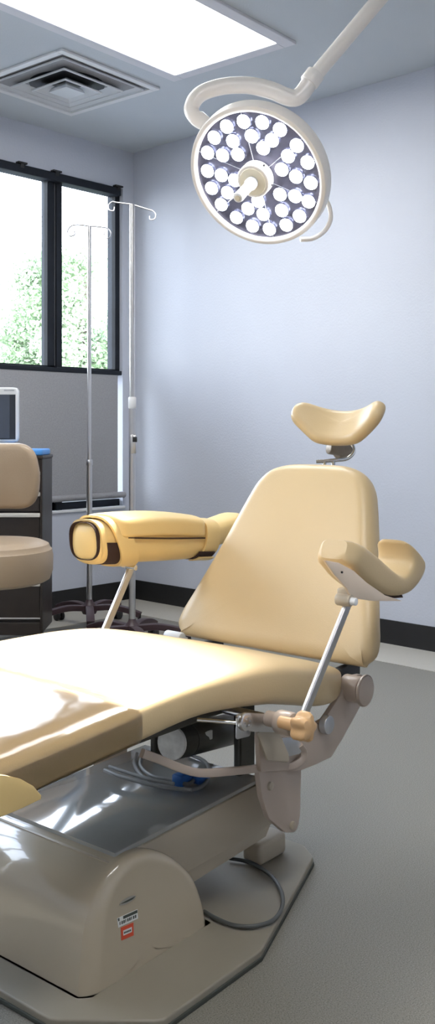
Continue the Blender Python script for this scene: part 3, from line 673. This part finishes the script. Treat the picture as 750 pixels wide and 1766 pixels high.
bm = NB(); cyl(bm, _loc(at(566, 773, 2.87)), _loc(at(590, 777, 2.89)), .0175, 24, bev=.004); cyl(bm, _loc(at(580, 781, 2.89)), _loc(at(604, 774, 2.92)), .02, 24, bev=.004)
mc = obj('headrest_clamp', bm, mat('taupe_casting', (.30, .25, .20), .4, metal=.3, var=.1), ch)
bm = NB(); tube(bm, [_loc(at(596, 772, 2.93)), _loc(at(612, 748, 2.93))], .009, 12, flat=(.022, .008)); obj('headrest_strut', bm, STEEL, ch)
bm = NB(); p = [B0 + bu * .38 + bn * -.115 + Vector((0, y, 0)) for y in (-.03, .03)]
for q in p: cyl(bm, q, _loc(at(560 if q.y > 0 else 575, 797, 2.86)), .006, 12)
obj('headrest_post', bm, CHROME, ch)
# --- bent pads for the armrests
def bent_pad(path, width, th, nrm_up, taper, m, name, par, rad=.02, nseg=28):
    """cushion following a path of (centre); width along W, thickness along local normal"""
# near armrest: U shaped cushion, its side face at y = YN
YN = -.445
def yn(u, v): p = lat(u, v, YN); return Vector((p.x, p.z))
top_e = [yn(*q) for q in ((616, 929), (640, 945), (662, 962), (684, 982), (702, 992), (714, 972), (713, 950), (706, 926))]
bot_e = [yn(*q) for q in ((606, 972), (618, 986), (632, 1004), (655, 1021), (682, 1030), (714, 1023), (738, 990), (737, 958), (724, 926))]
te = [Vector((p.x, p.y, 0)) for p in top_e]; be = [Vector((p.x, p.y, 0)) for p in bot_e]
te = smooth_path(te, 5); be = smooth_path(be, 5)
bm = NB(); R = []; nn = len(te); Wd = .100
for i in range(nn):
    t_, b_ = te[i], be[i]; s = i / (nn - 1); c = (t_ + b_) / 2
    e = 1.0
    if s < .09: e = .6 + .4 * math.sqrt(s / .09)
    if s > .90: e = max(.3, math.sqrt(max(0, 1 - ((s - .90) / .105) ** 2)))
    ring = []; M_ = 32
    for k in range(M_):
        a = 2 * PI * k / M_; cc, ss = math.cos(a), math.sin(a)
        yy = math.copysign(abs(cc) ** .45, cc); zz_ = math.copysign(abs(ss) ** .5, ss)
        q = c + (t_ - b_) * (.5 * zz_ * (e ** .5))
        ring.append(Vector((q.x, YN + Wd / 2 + yy * Wd / 2 * e, q.y)))
    R.append(ring)
rings(bm, R); na = obj('armrest_cushion', bm, VINYL, ch)
pl_pix = [(556, 966), (580, 970), (606, 984), (628, 1004), (660, 1026), (690, 1036), (640, 1036), (602, 1031), (594, 1014), (572, 990)]
pts = [(lat(u, v, YN + .012).x, lat(u, v, YN + .012).z) for u, v in pl_pix]
bm = NB(); prism(bm, pts, XZ(), YN + .006, YN + .012, .001); mp = obj('mounting_plate', bm, mat('pale_cream_plate', (.85, .70, .55), .4, var=.03), ch)
bm = NB(); p = lat(590, 987, YN + .004); cyl(bm, (p.x, YN + .003, p.z), (p.x, YN + .008, p.z), .0022, 12); obj('screw_hole_shade', bm, DARK, mp)  # dark plug, painting the shade of a small hole in the plate
bk = [(616, 988), (640, 1010), (664, 1022), (688, 1025), (690, 1030), (676, 1031), (656, 1026), (628, 1006)]
pts = [(lat(u, v, YN + .02).x, lat(u, v, YN + .02).z) for u, v in bk]
bm = NB(); prism(bm, pts, XZ(), YN + .012, YN + Wd - .02, .001); obj('hook_backing', bm, STRAPB, na)
bm = NB(); a = lat(523, 1235, -.415); b = lat(602, 1036, -.425)
tube(bm, [a, b], .01, 20, flat=(.020, .010, (1, 0, 0))); st = obj('armrest_strut', bm, STEEL, ch)
bm = NB(); p = lat(606, 1037, -.44); cyl(bm, (p.x, -.452, p.z), (p.x, -.425, p.z), .008, 18, bev=.002); obj('strut_bolt', bm, WHITEP, st)
bm = NB(); p = lat(598, 1034, -.425); q = lat(600, 1018, -.425); cyl(bm, (p.x - .006, -.440, p.z), (p.x - .006, -.405, p.z), .013, 18, bev=.003); box(bm, (q.x - .012, -.436, p.z), (q.x + .05, -.405, q.z + .004), .003); obj('strut_head', bm, PAINT, st)

# far armrest with its strapped-on pad
YF = .41
fa = [lat(u, v, YF) for u, v in ((143, 936), (160, 934), (200, 932), (260, 931), (320, 928), (350, 922), (380, 912), (408, 901))]
fa[0].y -= .0
P = smooth_path(fa, 5); nP = len(P); R = []; bm = NB()
for i, p in enumerate(P):
    s = i / (nP - 1); hz = .060 - .022 * max(0, min(1, (s - .6) / .15)); hy = .062
    e = 1
    if s < .10: e = .45 + .55 * math.sqrt(s / .10)
    if s > .95: e = .6 + .4 * math.sqrt(max(0, 1 - ((s - .95) / .05) ** 2))
    tn = (P[min(i + 1, nP - 1)] - P[max(i - 1, 0)]).normalized(); up = Vector((0, 1, 0)).cross(tn) * -1
    if up.z < 0: up = -up
    R.append([p + Vector((0, 1, 0)) * (math.copysign(abs(math.cos(a)) ** .7, math.cos(a)) * hy * e) + up * (math.copysign(abs(math.sin(a)) ** .7, math.sin(a)) * hz * e) for a in [2 * PI * k / 32 for k in range(32)]])
rings(bm, R); fc = obj('armrest_cushion', bm, VINYL_Y, ch)
def band(u, uw, lean, hz, hy, m, name, th=.004, a0=0.0, a1=2 * PI, vc=933, par=None, dy=0):
    """strap wound round the far cushion: centre pixel column u, width uw"""
    bm = NB(); R = []; n = 36; full = a1 - a0 > 6.2
    p0, p1 = lat(u, vc, YF), lat(u + uw, vc, YF); ax = p1 - p0
    for k in range(n if full else n + 1):
        a = a0 + (a1 - a0) * k / n; c, s = math.copysign(abs(math.cos(a)) ** .7, math.cos(a)), math.copysign(abs(math.sin(a)) ** .7, math.sin(a))
        o_ = Vector((0, c * hy, s * hz)); o2 = Vector((0, c * (hy + th), s * (hz + th))); sh = ax.normalized() * (lean * s)
        R.append([p0 + o_ + sh, p1 + o_ + sh, p1 + o2 + sh, p0 + o2 + sh])
    rings(bm, R, close=full); return obj(name, bm, m, par or ch)
arm_pad_c = lat(246, 906, YF); pa, pb = lat(172, 908, YF), lat(326, 908, YF)
Lp = (pb - pa).length; hx = (pb - pa).normalized()
bm = NB(); o = rpoly([(0, -.078), (Lp, -.078), (Lp, .078), (0, .078)], .03, 6)
pad(bm, resample(o, 90), -.002, .048, .012, lambda u, v, w: Vector((pa.x, YF, 0)) + Vector((hx.x * u, v, pa.z - .012 + hx.z * u + w - 2.6 * v * v + .006 * math.sin(PI * u / Lp))), n=5, dome=.003)
sp_ = obj('strapped_pad', bm, VINYL_Y, ch); sp_['label'] = 'extra cushion strapped on top of the armrest, warm light put into its yellow colour'
bm = NB()
bm2 = NB(); tube(bm2, smooth_path([(pa.x + Lp * .1, YF - .070, pa.z - .029), (pa.x + Lp * .5, YF - .071, pa.z - .029 + hx.z * Lp * .5), (pa.x + Lp * .97, YF - .070, pa.z - .029 + hx.z * Lp)], 5), .0022, 8); bm.free(); obj('edge_piping', bm2, STRAPB, sp_)
s1 = band(172, 30, -.030, .063, .066, VINYL_Y, 'wrap_strap', .006)
band(156, 26, -.012, .0585, .060, STRAPB, 'hook_tape', .004, a0=PI * 1.0, a1=PI * 1.5, par=s1)
band(149, 9, -.006, .0535, .056, VINYL_Y, 'end_loop', .005, par=s1)
band(143, 6, -.004, .0490, .0515, STRAPB, 'hook_tape', .002, par=s1)
s2 = band(326, 22, .010, .052, .066, VINYL_Y, 'wrap_strap', .006, vc=926)
band(318, 27, .012, .0585, .069, STRAPB, 'hook_tape', .0035, a0=PI * 1.16, a1=PI * 1.5, vc=928, par=s2)
band(322, 26, .012, .0625, .073, VINYL_Y, 'strap_end', .004, a0=PI * 1.27, a1=PI * 1.46, vc=928, par=s2)
a = lat(228, 975, YF - .02); b = lat(170, 1112, YF - .03)
bm = NB(); tube(bm, [a, b], .01, 20, flat=(.022, .010, (1, 0, 0))); st = obj('armrest_strut', bm, STEEL, ch)
bm = NB(); p = lat(232, 979, YF - .04); cyl(bm, (p.x, YF - .046, p.z), (p.x, YF - .01, p.z), .008, 18, bev=.002); obj('strut_bolt', bm, CHROME, st)
bm = NB(); p = lat(227, 972, YF - .02); box(bm, (p.x - .014, YF - .02, p.z - .012), (p.x + .014, YF + .01, p.z + .02), .004); obj('strut_head', bm, LAMPW, st)
bm = NB(); b2 = b.copy(); cyl(bm, (b2.x, .20, b2.z - .002), (b2.x, b2.y + .02, b2.z - .002), .011, 18, bev=.002); obj('strut_socket', bm, STEEL, ch)
bm = NB(); p = lat(485, 1245, -.35); cyl(bm, (p.x, -.352, p.z), (p.x, -.20, p.z), .010, 18, bev=.002); obj('socket_rod', bm, STEEL, ch)

# stickers on the pedestal's near side
def yside(u, v): p = lat(u, v, -.2125); return Vector((p.x, p.z))
def sticker(name, pix, m, d, par=ch, lab=None):
    bm = NB(); pts = [yside(*q) for q in pix]; prism(bm, pts, XZ(), -.2121 - d, -.2119 if par is ch else -.2121, 0); o_ = obj(name, bm, m, par, smooth=False)
    if lab: o_['label'] = lab
    return o_
em = [(220 + 15 * math.cos(a) * .93 , 1553 - 7.0 * math.cos(a) + 5 * math.sin(a)) for a in [2 * PI * k / 24 for k in range(24)]]
e1 = sticker('emblem', em, SILV, .0006, lab='oval maker emblem on the pedestal')
sticker('emblem_mark', [(207, 1559), (219, 1552.5), (234, 1545), (228, 1551), (218, 1556)], INK, .0009, e1)
e2 = sticker('asset_label', [(202, 1584), (237, 1568), (238, 1584), (204, 1600)], STICK, .0006, lab='white label with dark print')
sticker('label_print', [(212, 1580), (236.5, 1569), (236.8, 1574), (212.5, 1585)], INK, .0009, e2)
for k in range(9):
    u = 206 + 3.3 * k; v = 1590 - 1.48 * k; sticker('barcode_bar', [(u, v), (u + (2.2 if k % 3 else 1.3), v - .9), (u + (2.3 if k % 3 else 1.4), v + 4.4), (u + .1, v + 5.3)], INK, .0009, e2)
sticker('label_print', [(203, 1584), (205.5, 1583), (206, 1588), (203.5, 1589)], INK, .0009, e2)
e3 = sticker('red_label', [(208.5, 1600), (230, 1591), (230.5, 1613), (209.5, 1622)], RED, .0006, lab='red square label with white box')
e4 = sticker('label_box', [(212, 1605), (227, 1598.5), (227.3, 1607), (212.5, 1613.5)], STICK, .0009, e3)
for k in range(5):
    u = 213.5 + 2.5 * k; v = 1607.3 - 1.05 * k; sticker('label_print', [(u, v), (u + 1.9, v - .8), (u + 1.9, v + 2.2), (u, v + 3)], INK, .0012, e3)
